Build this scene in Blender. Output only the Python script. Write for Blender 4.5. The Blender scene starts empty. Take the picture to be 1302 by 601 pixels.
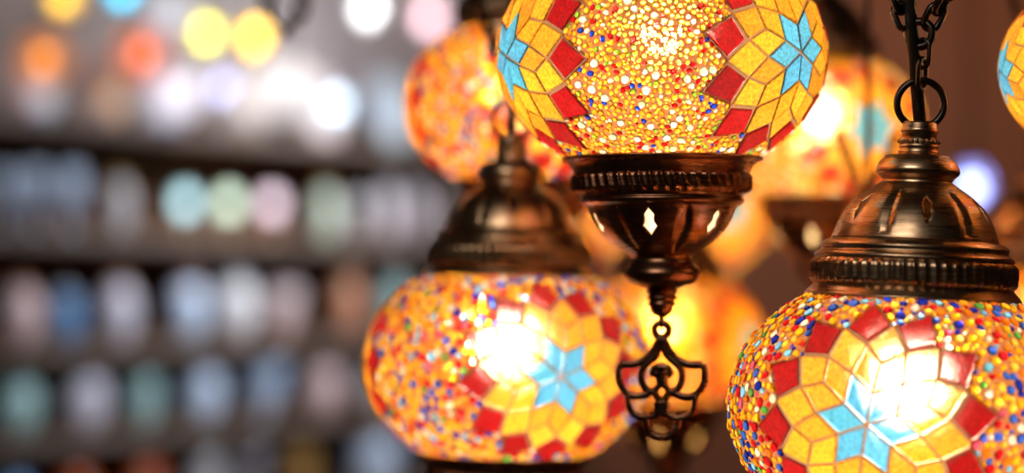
import bpy, math, random
import numpy as np
from mathutils import Vector, Matrix

random.seed(7)
rng = np.random.default_rng(11)
PI = math.pi
W, H = 1302, 601
LENS, SENSOR = 85.0, 36.0
F = LENS / SENSOR * W                      # focal length in pixels
CAM_Z = 1.5
PITCH = math.atan(54.5 / F)                # horizon lies below the middle of the frame
scene = bpy.context.scene
col = scene.collection


# ------------------------------------------------------------------ helpers
def P(px, py, D):
    """world point seen at a pixel, at distance D along the view axis"""
    x = (px - W / 2) / F * D
    v = (H / 2 - py) / F * D
    return Vector((x, D * math.cos(PITCH) - v * math.sin(PITCH),
                   CAM_Z + D * math.sin(PITCH) + v * math.cos(PITCH)))


class MB:
    """collects vertices and faces (with material index and colour), then links ONE mesh object"""
    def __init__(self):
        self.v, self.f, self.mi, self.c = [], [], [], []

    def add(self, verts, faces, mi=0, colour=None):
        b = len(self.v)
        self.v.extend([tuple(p) for p in verts])
        self.c.extend([colour or (1, 1, 1)] * len(verts))
        for fc in faces:
            self.f.append(tuple(b + i for i in fc))
            self.mi.append(mi)
        return b

    def build(self, name, mats, parent=None, smooth=True):
        me = bpy.data.meshes.new(name)
        me.from_pydata(self.v, [], self.f)
        if not isinstance(mats, (list, tuple)):
            mats = [mats]
        for m in mats:
            me.materials.append(m)
        me.polygons.foreach_set('material_index', self.mi)
        me.polygons.foreach_set('use_smooth', [bool(smooth)] * len(self.f))
        ca = me.color_attributes.new('Col', 'FLOAT_COLOR', 'POINT')
        arr = np.ones((len(self.v), 4), dtype=np.float32)
        arr[:, :3] = np.array(self.c, dtype=np.float32).reshape(-1, 3)
        ca.data.foreach_set('color', arr.ravel())
        me.update()
        o = bpy.data.objects.new(name, me)
        col.objects.link(o)
        if parent is not None:
            o.parent = parent
        return o

    # ---- shapes
    def lathe(self, prof, seg=64, mi=0, colour=None, centre=(0, 0, 0), disp=None):
        cx, cy, cz = centre
        vs, fs = [], []
        n = len(prof)
        for (r, z) in prof:
            for k in range(seg):
                a = 2 * PI * k / seg
                rr = r + (disp(a, r, z) if disp else 0)
                vs.append((cx + rr * math.cos(a), cy + rr * math.sin(a), cz + z))
        for i in range(n - 1):
            for k in range(seg):
                k2 = (k + 1) % seg
                fs.append((i * seg + k, i * seg + k2, (i + 1) * seg + k2, (i + 1) * seg + k))
        self.add(vs, fs, mi, colour)

    def tube(self, pts, r, seg=10, closed=False, mi=0, flat=1.0, normal=None, colour=None):
        """swept round (or flattened) bar; r a number or one per point; flat = thickness across the given normal"""
        pts = [Vector(p) for p in pts]
        n = len(pts)
        rs = r if isinstance(r, (list, tuple)) else [r] * n
        vs, fs = [], []
        prevN = None
        for i in range(n):
            if closed:
                t = pts[(i + 1) % n] - pts[i - 1]
            else:
                t = pts[min(i + 1, n - 1)] - pts[max(i - 1, 0)]
            t.normalize()
            if normal is not None:
                b = Vector(normal)
                b = (b - t * b.dot(t)).normalized()
                a = t.cross(b)
            else:
                if prevN is None:
                    ref = Vector((0, 0, 1)) if abs(t.z) < .9 else Vector((0, 1, 0))
                    a = t.cross(ref).normalized()
                else:
                    a = (prevN - t * prevN.dot(t)).normalized()
                b = t.cross(a)
                prevN = a
            for k in range(seg):
                th = 2 * PI * k / seg
                vs.append(pts[i] + a * (rs[i] * math.cos(th)) + b * (rs[i] * flat * math.sin(th)))
        m = n if closed else n - 1
        for i in range(m):
            j = (i + 1) % n
            for k in range(seg):
                k2 = (k + 1) % seg
                fs.append((i * seg + k, i * seg + k2, j * seg + k2, j * seg + k))
        if not closed:
            fs.append(tuple(range(seg - 1, -1, -1)))
            fs.append(tuple((n - 1) * seg + k for k in range(seg)))
        self.add(vs, fs, mi, colour)

    def box(self, lo, hi, mi=0, frame=None, bev=0.0):
        x0, y0, z0 = lo
        x1, y1, z1 = hi
        b = bev
        vs, fs = [], []
        # chamfered box: rings at four heights
        def ring(z, i):
            return [(x0 + i, y0 + i, z), (x1 - i, y0 + i, z), (x1 - i, y1 - i, z), (x0 + i, y1 - i, z)]
        levels = [(z0, b), (z0 + b, 0), (z1 - b, 0), (z1, b)] if b else [(z0, 0), (z1, 0)]
        for z, i in levels:
            vs += ring(z, i)
        n = len(levels)
        for l in range(n - 1):
            for k in range(4):
                k2 = (k + 1) % 4
                fs.append((l * 4 + k, l * 4 + k2, l * 4 + 4 + k2, l * 4 + 4 + k))
        fs.append((3, 2, 1, 0))
        fs.append(tuple((n - 1) * 4 + k for k in range(4)))
        if frame is not None:
            vs = [frame @ Vector(v) for v in vs]
        self.add(vs, fs, mi)


def tag(o, label=None, cat=None, group=None, kind=None):
    if label: o['label'] = label
    if cat: o['category'] = cat
    if group: o['group'] = group
    if kind: o['kind'] = kind
    return o


def empty(name, loc=(0, 0, 0), rz=0.0, parent=None):
    o = bpy.data.objects.new(name, None)
    o.empty_display_size = .02
    o.location = loc
    o.rotation_euler = (0, 0, rz)
    col.objects.link(o)
    if parent: o.parent = parent
    return o


def copy_tree(o, parent=None):
    c = o.copy()
    col.objects.link(c)
    if parent is not None:
        c.parent = parent
    for ch in list(o.children):
        copy_tree(ch, c)
    return c


def smooth_path(pts, n=6, closed=False):
    """Catmull-Rom through 2-D or 3-D points"""
    pts = [Vector(p) for p in pts]
    out = []
    m = len(pts)
    for i in range(m if closed else m - 1):
        if closed:
            p0, p1, p2, p3 = pts[i - 1], pts[i], pts[(i + 1) % m], pts[(i + 2) % m]
        else:
            p1, p2 = pts[i], pts[i + 1]
            p0 = pts[i - 1] if i else p1 * 2 - p2
            p3 = pts[i + 2] if i + 2 < m else p2 * 2 - p1
        for k in range(n):
            t = k / n
            out.append(.5 * ((2 * p1) + (p2 - p0) * t + (2 * p0 - 5 * p1 + 4 * p2 - p3) * t * t + (3 * p1 - p0 - 3 * p2 + p3) * t ** 3))
    if not closed:
        out.append(pts[-1])
    return out


def fine(prof, n=4):
    return [(p.x, p.y) for p in smooth_path([(r, z) for r, z in prof], n)]


# ------------------------------------------------------------------ materials
def new_mat(name):
    m = bpy.data.materials.new(name)
    m.use_nodes = True
    nt = m.node_tree
    nt.nodes.clear()
    out = nt.nodes.new('ShaderNodeOutputMaterial')
    return m, nt, out


def N(nt, kind, **kw):
    n = nt.nodes.new(kind)
    for k, v in kw.items():
        if k in n.inputs.keys():
            n.inputs[k].default_value = v
        else:
            setattr(n, k, v)
    return n


def noise_tex(nt, scale, detail=3.0, stretch=None):
    tc = N(nt, 'ShaderNodeTexCoord')
    src = tc.outputs['Object']
    if stretch:
        mp = N(nt, 'ShaderNodeMapping')
        mp.inputs['Scale'].default_value = stretch
        nt.links.new(src, mp.inputs['Vector'])
        src = mp.outputs['Vector']
    nz = N(nt, 'ShaderNodeTexNoise', Scale=scale, Detail=detail)
    nt.links.new(src, nz.inputs['Vector'])
    return nz


def ramp(nt, src, stops):
    r = N(nt, 'ShaderNodeValToRGB')
    el = r.color_ramp.elements
    while len(el) < len(stops): el.new(.5)
    for e, (p, c) in zip(el, stops):
        e.position = p
        e.color = (*c, 1)
    nt.links.new(src, r.inputs['Fac'])
    return r


def glass_mat(name, clear=.22, rough=.38, ior=1.25, var=.35, nscale=22, bump=.25, gloss_rough=.12, pale_mix=.30):
    """coloured glass lit from behind: diffuse transmission, some blurred see-through, a shiny skin; colour from the piece"""
    m, nt, out = new_mat(name)
    at = N(nt, 'ShaderNodeAttribute', attribute_name='Col')
    nz = noise_tex(nt, nscale, 4)
    rp = ramp(nt, nz.outputs['Fac'], [(.3, (1 - var,) * 3), (.7, (1 + var * .4,) * 3)])
    mul = N(nt, 'ShaderNodeMix', data_type='RGBA', blend_type='MULTIPLY')
    mul.inputs['Factor'].default_value = 1
    nt.links.new(at.outputs['Color'], mul.inputs[6])
    nt.links.new(rp.outputs['Color'], mul.inputs[7])
    c = mul.outputs[2]
    bp = N(nt, 'ShaderNodeBump', Strength=bump, Distance=.01)
    nt.links.new(nz.outputs['Fac'], bp.inputs['Height'])
    tr = N(nt, 'ShaderNodeBsdfTranslucent')
    rf = N(nt, 'ShaderNodeBsdfRefraction', Roughness=rough, IOR=ior)
    gl = N(nt, 'ShaderNodeBsdfGlossy', Roughness=gloss_rough)
    df = N(nt, 'ShaderNodeBsdfDiffuse')
    pale = N(nt, 'ShaderNodeMix', data_type='RGBA', blend_type='MIX')
    pale.inputs['Factor'].default_value = pale_mix
    nt.links.new(c, pale.inputs[6])
    pale.inputs[7].default_value = (1, 1, 1, 1)
    for n in (tr, df): nt.links.new(c, n.inputs['Color'])
    nt.links.new(pale.outputs[2], rf.inputs['Color'])
    for n in (rf, gl): nt.links.new(bp.outputs['Normal'], n.inputs['Normal'])
    m1 = N(nt, 'ShaderNodeMixShader'); m1.inputs[0].default_value = clear
    nt.links.new(tr.outputs[0], m1.inputs[1]); nt.links.new(rf.outputs[0], m1.inputs[2])
    m2 = N(nt, 'ShaderNodeMixShader'); m2.inputs[0].default_value = .15
    nt.links.new(m1.outputs[0], m2.inputs[1]); nt.links.new(df.outputs[0], m2.inputs[2])
    fr = N(nt, 'ShaderNodeFresnel', IOR=1.45)
    m3 = N(nt, 'ShaderNodeMixShader')
    nt.links.new(fr.outputs[0], m3.inputs[0])
    nt.links.new(m2.outputs[0], m3.inputs[1]); nt.links.new(gl.outputs[0], m3.inputs[2])
    nt.links.new(m3.outputs[0], out.inputs['Surface'])
    return m


def grout_mat(name, colour, see=0.0):
    m, nt, out = new_mat(name)
    nz = noise_tex(nt, 60, 4)
    rp = ramp(nt, nz.outputs['Fac'], [(.3, tuple(.75 * x for x in colour)), (.7, colour)])
    tr = N(nt, 'ShaderNodeBsdfTranslucent')
    df = N(nt, 'ShaderNodeBsdfDiffuse')
    nt.links.new(rp.outputs['Color'], tr.inputs['Color'])
    nt.links.new(rp.outputs['Color'], df.inputs['Color'])
    m1 = N(nt, 'ShaderNodeMixShader'); m1.inputs[0].default_value = .3
    nt.links.new(tr.outputs[0], m1.inputs[1]); nt.links.new(df.outputs[0], m1.inputs[2])
    last = m1
    if see:
        tp = N(nt, 'ShaderNodeBsdfTransparent', Color=(1, .9, .75, 1))
        m2 = N(nt, 'ShaderNodeMixShader'); m2.inputs[0].default_value = see
        nt.links.new(m1.outputs[0], m2.inputs[1]); nt.links.new(tp.outputs[0], m2.inputs[2])
        last = m2
    nt.links.new(last.outputs[0], out.inputs['Surface'])
    return m


def metal_mat(name, base, dark, rough=.3, brush=True, bump=.12):
    m, nt, out = new_mat(name)
    b = N(nt, 'ShaderNodeBsdfPrincipled', Metallic=1.0, Roughness=rough)
    big = noise_tex(nt, 7, 5)
    rp = ramp(nt, big.outputs['Fac'], [(.35, dark), (.62, base)])
    nt.links.new(rp.outputs['Color'], b.inputs['Base Color'])
    if brush:
        nz = noise_tex(nt, 6, 3, (1, 1, 40))
        bp = N(nt, 'ShaderNodeBump', Strength=bump, Distance=.02)
        nt.links.new(nz.outputs['Fac'], bp.inputs['Height'])
        nt.links.new(bp.outputs['Normal'], b.inputs['Normal'])
        r2 = ramp(nt, nz.outputs['Fac'], [(.3, (rough * .75,) * 3), (.7, (rough * 1.3,) * 3)])
        nt.links.new(r2.outputs['Color'], b.inputs['Roughness'])
    nt.links.new(b.outputs[0], out.inputs['Surface'])
    return m


def plain_mat(name, colour, rough=.5, var=.12, nscale=8, metallic=0.0, coat=0.0, stretch=None, spec=.5):
    m, nt, out = new_mat(name)
    b = N(nt, 'ShaderNodeBsdfPrincipled', Roughness=rough, Metallic=metallic)
    b.inputs['Specular IOR Level'].default_value = spec
    b.inputs['Coat Weight'].default_value = coat
    b.inputs['Coat Roughness'].default_value = .08
    nz = noise_tex(nt, nscale, 4, stretch)
    rp = ramp(nt, nz.outputs['Fac'], [(.3, tuple(x * (1 - var) for x in colour)), (.7, tuple(min(1, x * (1 + var)) for x in colour))])
    nt.links.new(rp.outputs['Color'], b.inputs['Base Color'])
    bp = N(nt, 'ShaderNodeBump', Strength=.08, Distance=.01)
    nt.links.new(nz.outputs['Fac'], bp.inputs['Height'])
    nt.links.new(bp.outputs['Normal'], b.inputs['Normal'])
    nt.links.new(b.outputs[0], out.inputs['Surface'])
    return m


def light_mat(name, colour, strength):
    m, nt, out = new_mat(name)
    e = N(nt, 'ShaderNodeEmission', Strength=strength)
    e.inputs['Color'].default_value = (*colour, 1)
    nt.links.new(e.outputs[0], out.inputs['Surface'])
    return m


def shade_mat(name, colour, see=.35):
    """thin lamp glass: part see-through, part milky"""
    m, nt, out = new_mat(name)
    nz = noise_tex(nt, 30, 3)
    rp = ramp(nt, nz.outputs['Fac'], [(.3, tuple(.7 * x for x in colour)), (.7, colour)])
    tr = N(nt, 'ShaderNodeBsdfTranslucent')
    tp = N(nt, 'ShaderNodeBsdfTransparent')
    gl = N(nt, 'ShaderNodeBsdfGlossy', Roughness=.1)
    nt.links.new(rp.outputs['Color'], tr.inputs['Color'])
    nt.links.new(rp.outputs['Color'], tp.inputs['Color'])
    m1 = N(nt, 'ShaderNodeMixShader'); m1.inputs[0].default_value = see
    nt.links.new(tr.outputs[0], m1.inputs[1]); nt.links.new(tp.outputs[0], m1.inputs[2])
    m2 = N(nt, 'ShaderNodeMixShader'); m2.inputs[0].default_value = .06
    nt.links.new(m1.outputs[0], m2.inputs[1]); nt.links.new(gl.outputs[0], m2.inputs[2])
    nt.links.new(m2.outputs[0], out.inputs['Surface'])
    return m


M_TILE = glass_mat('mosaic_glass', clear=.24, rough=.46, var=.5, nscale=55)
M_BEAD = glass_mat('bead_glass', clear=.30, rough=.22, ior=1.5, pale_mix=.0, var=.12, nscale=60, bump=.05, gloss_rough=.08)
M_GROUT = grout_mat('grout', (.30, .16, .09))
M_BED = grout_mat('bead_bed', (.40, .15, .06))
M_BRASS = metal_mat('antique_brass', (.66, .43, .25), (.44, .27, .15), rough=.31, bump=.035)
M_COPPER = metal_mat('dark_copper', (.40, .19, .10), (.22, .09, .05), rough=.30, bump=.05)
M_ADDED_CREAM = plain_mat('added_cream_inside', (.85, .72, .5), .5)  # cream put inside the dark metal so the holder's holes glow
M_DARK = metal_mat('dark_chain_metal', (.10, .075, .06), (.05, .04, .035), rough=.35, brush=False)
M_CORD = plain_mat('black_flex', (.018, .014, .012), .45)
M_BULB = light_mat('lamp_bulb', (1.0, .82, .58), 270.0)
M_BULB_AMBER = light_mat('amber_lamp_bulb', (1.0, .56, .19), 330.0)
M_BULB_WARM = light_mat('warm_lamp_bulb', (1.0, .72, .38), 330.0)

# ------------------------------------------------------------------ the mosaic globe (unit: equator radius = 1)
B_RATIO = .77
LAT_CUT = math.radians(56)
S_TILE = .163


LAT0 = -.055                               # the stars sit a little under the equator


def frame_at(lon):
    cl, sl = math.cos(LAT0), math.sin(LAT0)
    c = np.array([math.sin(lon) * cl, -math.cos(lon) * cl, sl])
    e = np.array([math.cos(lon), math.sin(lon), 0.0])
    n = np.cross(c, e) * -1
    n = n if n[2] > 0 else -n
    return c, e, n


def to_dir(lon0, vx, vy):
    c, e, n = frame_at(lon0)
    X, Y = vx * S_TILE, vy * S_TILE / B_RATIO
    rho = math.hypot(X, Y)
    if rho < 1e-9: return c
    return c * math.cos(rho) + (e * X + n * Y) / rho * math.sin(rho)


def surf(u, h=0.0):
    p = np.array([u[0], u[1], B_RATIO * u[2]])
    nr = np.array([u[0], u[1], u[2] / B_RATIO])
    nr = nr / np.linalg.norm(nr)
    return p + nr * h, nr


def pol(deg, r):
    a = math.radians(deg)
    return np.array([r * math.cos(a), r * math.sin(a)])


def rosette():
    """(kind, four corners) of the tiles round one star"""
    tiles = []
    O = np.zeros(2)
    for k in range(6):
        a = 60 * k
        tiles.append(('star', [O, pol(a - 30, 1.0), pol(a, 1.75), pol(a + 30, 1.0)]))
        # two tiles in the notch at a + 30
        tiles.append(('amber', [pol(a + 30, 1.0), pol(a, 1.75), pol(a + 15, 2.62), pol(a + 30, 2.0)]))
        tiles.append(('amber', [pol(a + 30, 1.0), pol(a + 30, 2.0), pol(a + 45, 2.62), pol(a + 60, 1.75)]))
        tiles.append(('amber', [pol(a, 1.75), pol(a - 15, 2.62), pol(a, 3.45), pol(a + 15, 2.62)]))
        tiles.append(('amber', [pol(a + 30, 2.0), pol(a + 15, 2.62), pol(a + 30, 3.4), pol(a + 45, 2.62)]))
    for j in range(12):
        a = 15 + 30 * j
        tiles.append(('red', [pol(a, 2.62), pol(a - 15, 3.42), pol(a, 4.45), pol(a + 15, 3.42)]))
    return tiles


OUT_A = np.array([15 * i for i in range(25)], dtype=float)
OUT_R = np.array([3.42 if i % 2 == 0 else 4.45 for i in range(25)])


def inside_rosettes(u, lons, tilt, grow=1.0):
    """which directions (n x 3) fall inside a rosette outline"""
    res = np.zeros(len(u), bool)
    for lon in lons:
        c, e, n = frame_at(lon)
        d = u @ c
        rho = np.arccos(np.clip(d, -1, 1))
        X, Y = u @ e, u @ n
        l = np.hypot(X, Y) + 1e-12
        vx, vy = X / l * rho / S_TILE, Y / l * rho / S_TILE * B_RATIO
        r = np.hypot(vx, vy)
        a = (np.degrees(np.arctan2(vy, vx)) - tilt) % 360
        i = np.floor(a / 15).astype(int)
        f = np.radians(a - 15 * i)
        r0, r1 = OUT_R[i], OUT_R[i + 1]
        w = math.radians(15)
        # straight edge between the two outline corners in polar form
        edge = r0 * r1 * math.sin(w) / (r0 * np.sin(f) + r1 * np.sin(w - f) + 1e-12)
        res |= r < edge * grow
    return res


def inset_poly(q, d):
    n = len(q)
    c = sum(q) / n
    out = []
    area = sum(q[i][0] * q[(i + 1) % n][1] - q[(i + 1) % n][0] * q[i][1] for i in range(n))
    sgn = 1 if area > 0 else -1
    for i in range(n):
        p0, p1, p2 = q[i - 1], q[i], q[(i + 1) % n]
        e1, e2 = p1 - p0, p2 - p1
        n1 = np.array([-e1[1], e1[0]]) * sgn / np.linalg.norm(e1)
        n2 = np.array([-e2[1], e2[0]]) * sgn / np.linalg.norm(e2)
        k = n1 + n2
        k = k / max(1e-6, (k @ n1))
        if np.linalg.norm(k) > 2.2: k = k / np.linalg.norm(k) * 2.2
        out.append(p1 + k * d)
    return out


def jitter(c, s=.12):
    g = 1 + random.uniform(-s, s)
    return tuple(max(0, x * g * (1 + random.uniform(-s, s) * .5)) for x in c)


AMBER = (.98, .41, .028)
RED = (.36, .003, .008)
MAGENTA = (.62, .01, .16)
CYAN = (.09, .50, .95)


def tile(mb, grout, lon, quad, inset, colour, tiltdeg, h=.015):
    ca, sa = math.cos(math.radians(tiltdeg)), math.sin(math.radians(tiltdeg))
    q = [np.array([p[0] * ca - p[1] * sa, p[0] * sa + p[1] * ca]) for p in quad]
    q1 = inset_poly(q, inset)
    q2 = inset_poly(q, inset + .035)
    def put(pts, hh): return [surf(to_dir(lon, *p), hh)[0] for p in pts]
    # grout strip round the piece
    a, b = put(q, 0), put(q1, 0)
    grout.add(a + b, [(i, (i + 1) % 4, 4 + (i + 1) % 4, 4 + i) for i in range(4)])
    # the piece: open-backed slab lying on the globe, flat on top
    dz = random.uniform(-.002, .003)
    base, mid, top = put(q1, 0), put(q1, h * .75 + dz), put(q2, h + dz)
    cen = sum(top) / 4
    fs = [(i, (i + 1) % 4, 4 + (i + 1) % 4, 4 + i) for i in range(4)] + \
         [(4 + i, 4 + (i + 1) % 4, 8 + (i + 1) % 4, 8 + i) for i in range(4)] + \
         [(8, 9, 10, 11)]
    mb.add(base + mid + top, fs, 0, colour)


def scatter(lons, tilt, tiers, grow=1.0):
    """non-overlapping spots on the bead ground: tiers of (count tries, rmin, rmax); returns [(u, r)]"""
    cell = .03
    grid = {}
    out = []
    smax = math.sin(LAT_CUT) * .995
    for tries, r0, r1 in tiers:
        z = rng.uniform(-smax, smax, tries)
        t = rng.uniform(0, 2 * PI, tries)
        rr = rng.uniform(r0, r1, tries)
        cz = np.sqrt(1 - z * z)
        u = np.stack([cz * np.cos(t), cz * np.sin(t), z], axis=1)
        keep = ~inside_rosettes(u, lons, tilt, grow)
        u, rr = u[keep], rr[keep]
        pts = u * np.array([1, 1, B_RATIO])
        for p, d, r in zip(pts, u, rr):
            key = (int(p[0] // cell), int(p[1] // cell), int(p[2] // cell))
            ok = True
            reach = 2
            for i in range(-reach, reach + 1):
                for j in range(-reach, reach + 1):
                    for k in range(-reach, reach + 1):
                        for (q0, q1, q2, qr) in grid.get((key[0] + i, key[1] + j, key[2] + k), ()):
                            if (p[0] - q0) ** 2 + (p[1] - q1) ** 2 + (p[2] - q2) ** 2 < (r + qr) ** 2 * .86:
                                ok = False; break
                        if not ok: break
                    if not ok: break
                if not ok: break
            if ok:
                grid.setdefault(key, []).append((p[0], p[1], p[2], r))
                out.append((d, r))
    return out


BH = .62                                   # how far the beads stand out, in radii


def bead(mb, u, r, colour, kind):
    p, n = surf(u, 0)
    ref = np.array([0, 0, 1.0])
    a = np.cross(ref, n); a /= np.linalg.norm(a)
    b = np.cross(n, a)
    th = random.uniform(0, PI)
    a, b = a * math.cos(th) + b * math.sin(th), -a * math.sin(th) + b * math.cos(th)
    if kind == 'seed':       # seed bead lying down: oval with a dimple
        sx, sy = 1.18, .86
        rings = [(1.0, -.1), (.98, .45), (.72, .85), (.36, .86)]
        top = .62
        seg = 8
    elif kind == 'round':
        sx = sy = 1.0
        rings = [(1.0, -.1), (.97, .4), (.74, .78), (.36, .98)]
        top = 1.05
        seg = 10
    else:                    # chip of broken glass
        sx, sy = random.uniform(1.0, 1.35), random.uniform(.75, 1.0)
        rings = [(1.0, -.1), (.98, .35), (.8, .55)]
        top = .58
        seg = random.choice((5, 6, 6, 7))
    wob = [random.uniform(.82, 1.12) for _ in range(seg)] if kind == 'chip' else [1] * seg
    vs, fs = [], []
    for (rr, hh) in rings:
        for k in range(seg):
            t = 2 * PI * k / seg
            vs.append(p + a * (r * rr * wob[k] * sx * math.cos(t)) + b * (r * rr * wob[k] * sy * math.sin(t)) + n * (hh * r * BH))
    vs.append(p + n * (top * r * BH))
    for i in range(len(rings) - 1):
        for k in range(seg):
            k2 = (k + 1) % seg
            fs.append((i * seg + k, i * seg + k2, (i + 1) * seg + k2, (i + 1) * seg + k))
    l = (len(rings) - 1) * seg
    for k in range(seg):
        fs.append((l + k, l + (k + 1) % seg, len(vs) - 1))
    mb.add(vs, fs, 0, colour)


PAL_GOLD = [((1.0, .50, .025), 46), ((1.0, .60, .07), 22), ((.95, .36, .015), 9), ((1, .93, .70), 6), ((.55, .012, .01), 10),
            ((.36, .58, .04), 7), ((.02, .06, .6), 4)]
PAL_WHITE = [((1, .95, .78), 10), ((.8, .95, .55), 3), ((1, .85, .5), 3)]
PAL_CHIP = [((1.0, .48, .015), 34), ((1.0, .60, .05), 15), ((.95, .22, .01), 8), ((.6, .010, .015), 12), ((.012, .025, .40), 10), ((.04, .12, .66), 7),
            ((.20, .58, .95), 5), ((.98, .90, .75), 8), ((.8, .10, .2), 2), ((.10, .42, .06), 2)]


def pick(pal):
    t = random.uniform(0, sum(w for _, w in pal))
    for c, w in pal:
        t -= w
        if t <= 0: return jitter(c, .15)
    return pal[0][0]


def make_globe(parent, style):
    lons = [0, 2 * PI / 3, 4 * PI / 3]
    tiltdeg = 9 if style == 'beads' else -9
    g = MB()
    pieces = []
    for li, lon in enumerate(lons):
        star, amber, red = MB(), MB(), MB()
        for ti, (kind, quad) in enumerate(rosette()):
            if kind == 'star':
                tile(star, g, lon, quad, .045, jitter(CYAN, .10), tiltdeg)
            elif kind == 'amber':
                tile(amber, g, lon, quad, .042, jitter(AMBER, .22), tiltdeg)
            else:
                cc = MAGENTA if (li == 2 and ti == 31 and style == 'beads') else jitter(RED, .2)
                tile(red, g, lon, quad, .115, cc, tiltdeg, .017)
        pieces.append((star, amber, red))
    bd = MB()
    if style == 'beads':
        spots = scatter(lons, tiltdeg, [(360, .022, .029), (6000, .0165, .0205), (36000, .0135, .0165), (40000, .008, .0112)], 1.0)
        for u, r in spots:
            if r > .0205: bead(bd, u, r, pick(PAL_WHITE), 'round')
            elif r > .0115: bead(bd, u, r, pick(PAL_GOLD), 'seed')
            else: bead(bd, u, r, pick(PAL_GOLD), 'round')
    else:
        spots = scatter(lons, tiltdeg, [(9000, .024, .032), (20000, .018, .023), (30000, .011, .016)], 1.0)
        for u, r in spots:
            bead(bd, u, r, pick(PAL_CHIP), 'chip' if random.random() < .75 else 'round')
    # grout sheet of the bead ground, open where a bead or a tile lets the light through
    nl, nt_ = 760, 230
    lat = np.linspace(-LAT_CUT, LAT_CUT, nt_ + 1)
    lonv = np.linspace(0, 2 * PI, nl, endpoint=False)
    def dirs(la, lo):
        LA, LO = np.meshgrid(la, lo, indexing='ij')
        return np.stack([np.cos(LA) * np.sin(LO), -np.cos(LA) * np.cos(LO), np.sin(LA)], axis=-1).reshape(-1, 3)
    V = dirs(lat, lonv) * np.array([1, 1, B_RATIO]) * .997
    dla, dlo = lat[1] - lat[0], 2 * PI / nl
    U = dirs((lat[:-1] + lat[1:]) / 2, lonv + PI / nl)
    cut = inside_rosettes(U, lons, tiltdeg, .975).reshape(nt_, nl)
    C3 = (U * np.array([1, 1, B_RATIO])).reshape(nt_, nl, 3)
    for u, r in spots:
        la, lo = math.asin(u[2]), math.atan2(u[0], -u[1]) % (2 * PI)
        i0, k0 = int((la + LAT_CUT) / dla), int(lo / dlo)
        wi = int(r * 1.4 / dla) + 2
        wk = int(r * 1.4 / dlo / max(.3, math.cos(la))) + 2
        ii = np.arange(max(0, i0 - wi), min(nt_, i0 + wi + 1))
        kk = np.arange(k0 - wk, k0 + wk + 1) % nl
        p = u * np.array([1, 1, B_RATIO])
        d2 = ((C3[np.ix_(ii, kk)] - p) ** 2).sum(-1)
        cut[np.ix_(ii, kk)] |= d2 < (r * .84) ** 2
    I, K = np.nonzero(~cut)
    K2 = (K + 1) % nl
    fs = np.stack([I * nl + K, I * nl + K2, (I + 1) * nl + K2, (I + 1) * nl + K], axis=1)
    used_v, inv_ = np.unique(fs, return_inverse=True)
    g.add(V[used_v].tolist(), inv_.reshape(-1, 4).tolist(), 1)
    go = g.build('globe', [M_GROUT, M_BED], parent)
    for star, amber, red in pieces:
        tag(star.build('star', M_TILE, go, smooth=False), 'turquoise glass six pointed star')
        tag(amber.build('amber_tiles', M_TILE, go, smooth=False), 'amber diamond glass pieces round the star')
        tag(red.build('red_tiles', M_TILE, go, smooth=False), 'dark red diamond glass pieces edging the rosette')
    bo = bd.build('bead_ground' if style == 'beads' else 'chip_ground', M_BEAD, go)
    tag(bo, 'small multicoloured glass beads' if style == 'beads' else 'small multicoloured glass chips', kind='stuff')
    return go


# ------------------------------------------------------------------ brass fittings (unit: globe equator radius = 1)
def interp(tab, t):
    if t <= tab[0][0]: return tab[0][1]
    for (t0, v0), (t1, v1) in zip(tab, tab[1:]):
        if t <= t1:
            return v0 + (v1 - v0) * (t - t0) / (t1 - t0)
    return tab[-1][1]


HOLE = [(0, 0), (.12, .28), (.27, .74), (.36, .60), (.48, .58), (.60, .72), (.68, 1.0), (.76, .70), (.88, .34), (1, 0)]
LEAF = [(0, 0), (.12, .35), (.35, .85), (.55, 1), (.8, .6), (1, 0)]


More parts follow.
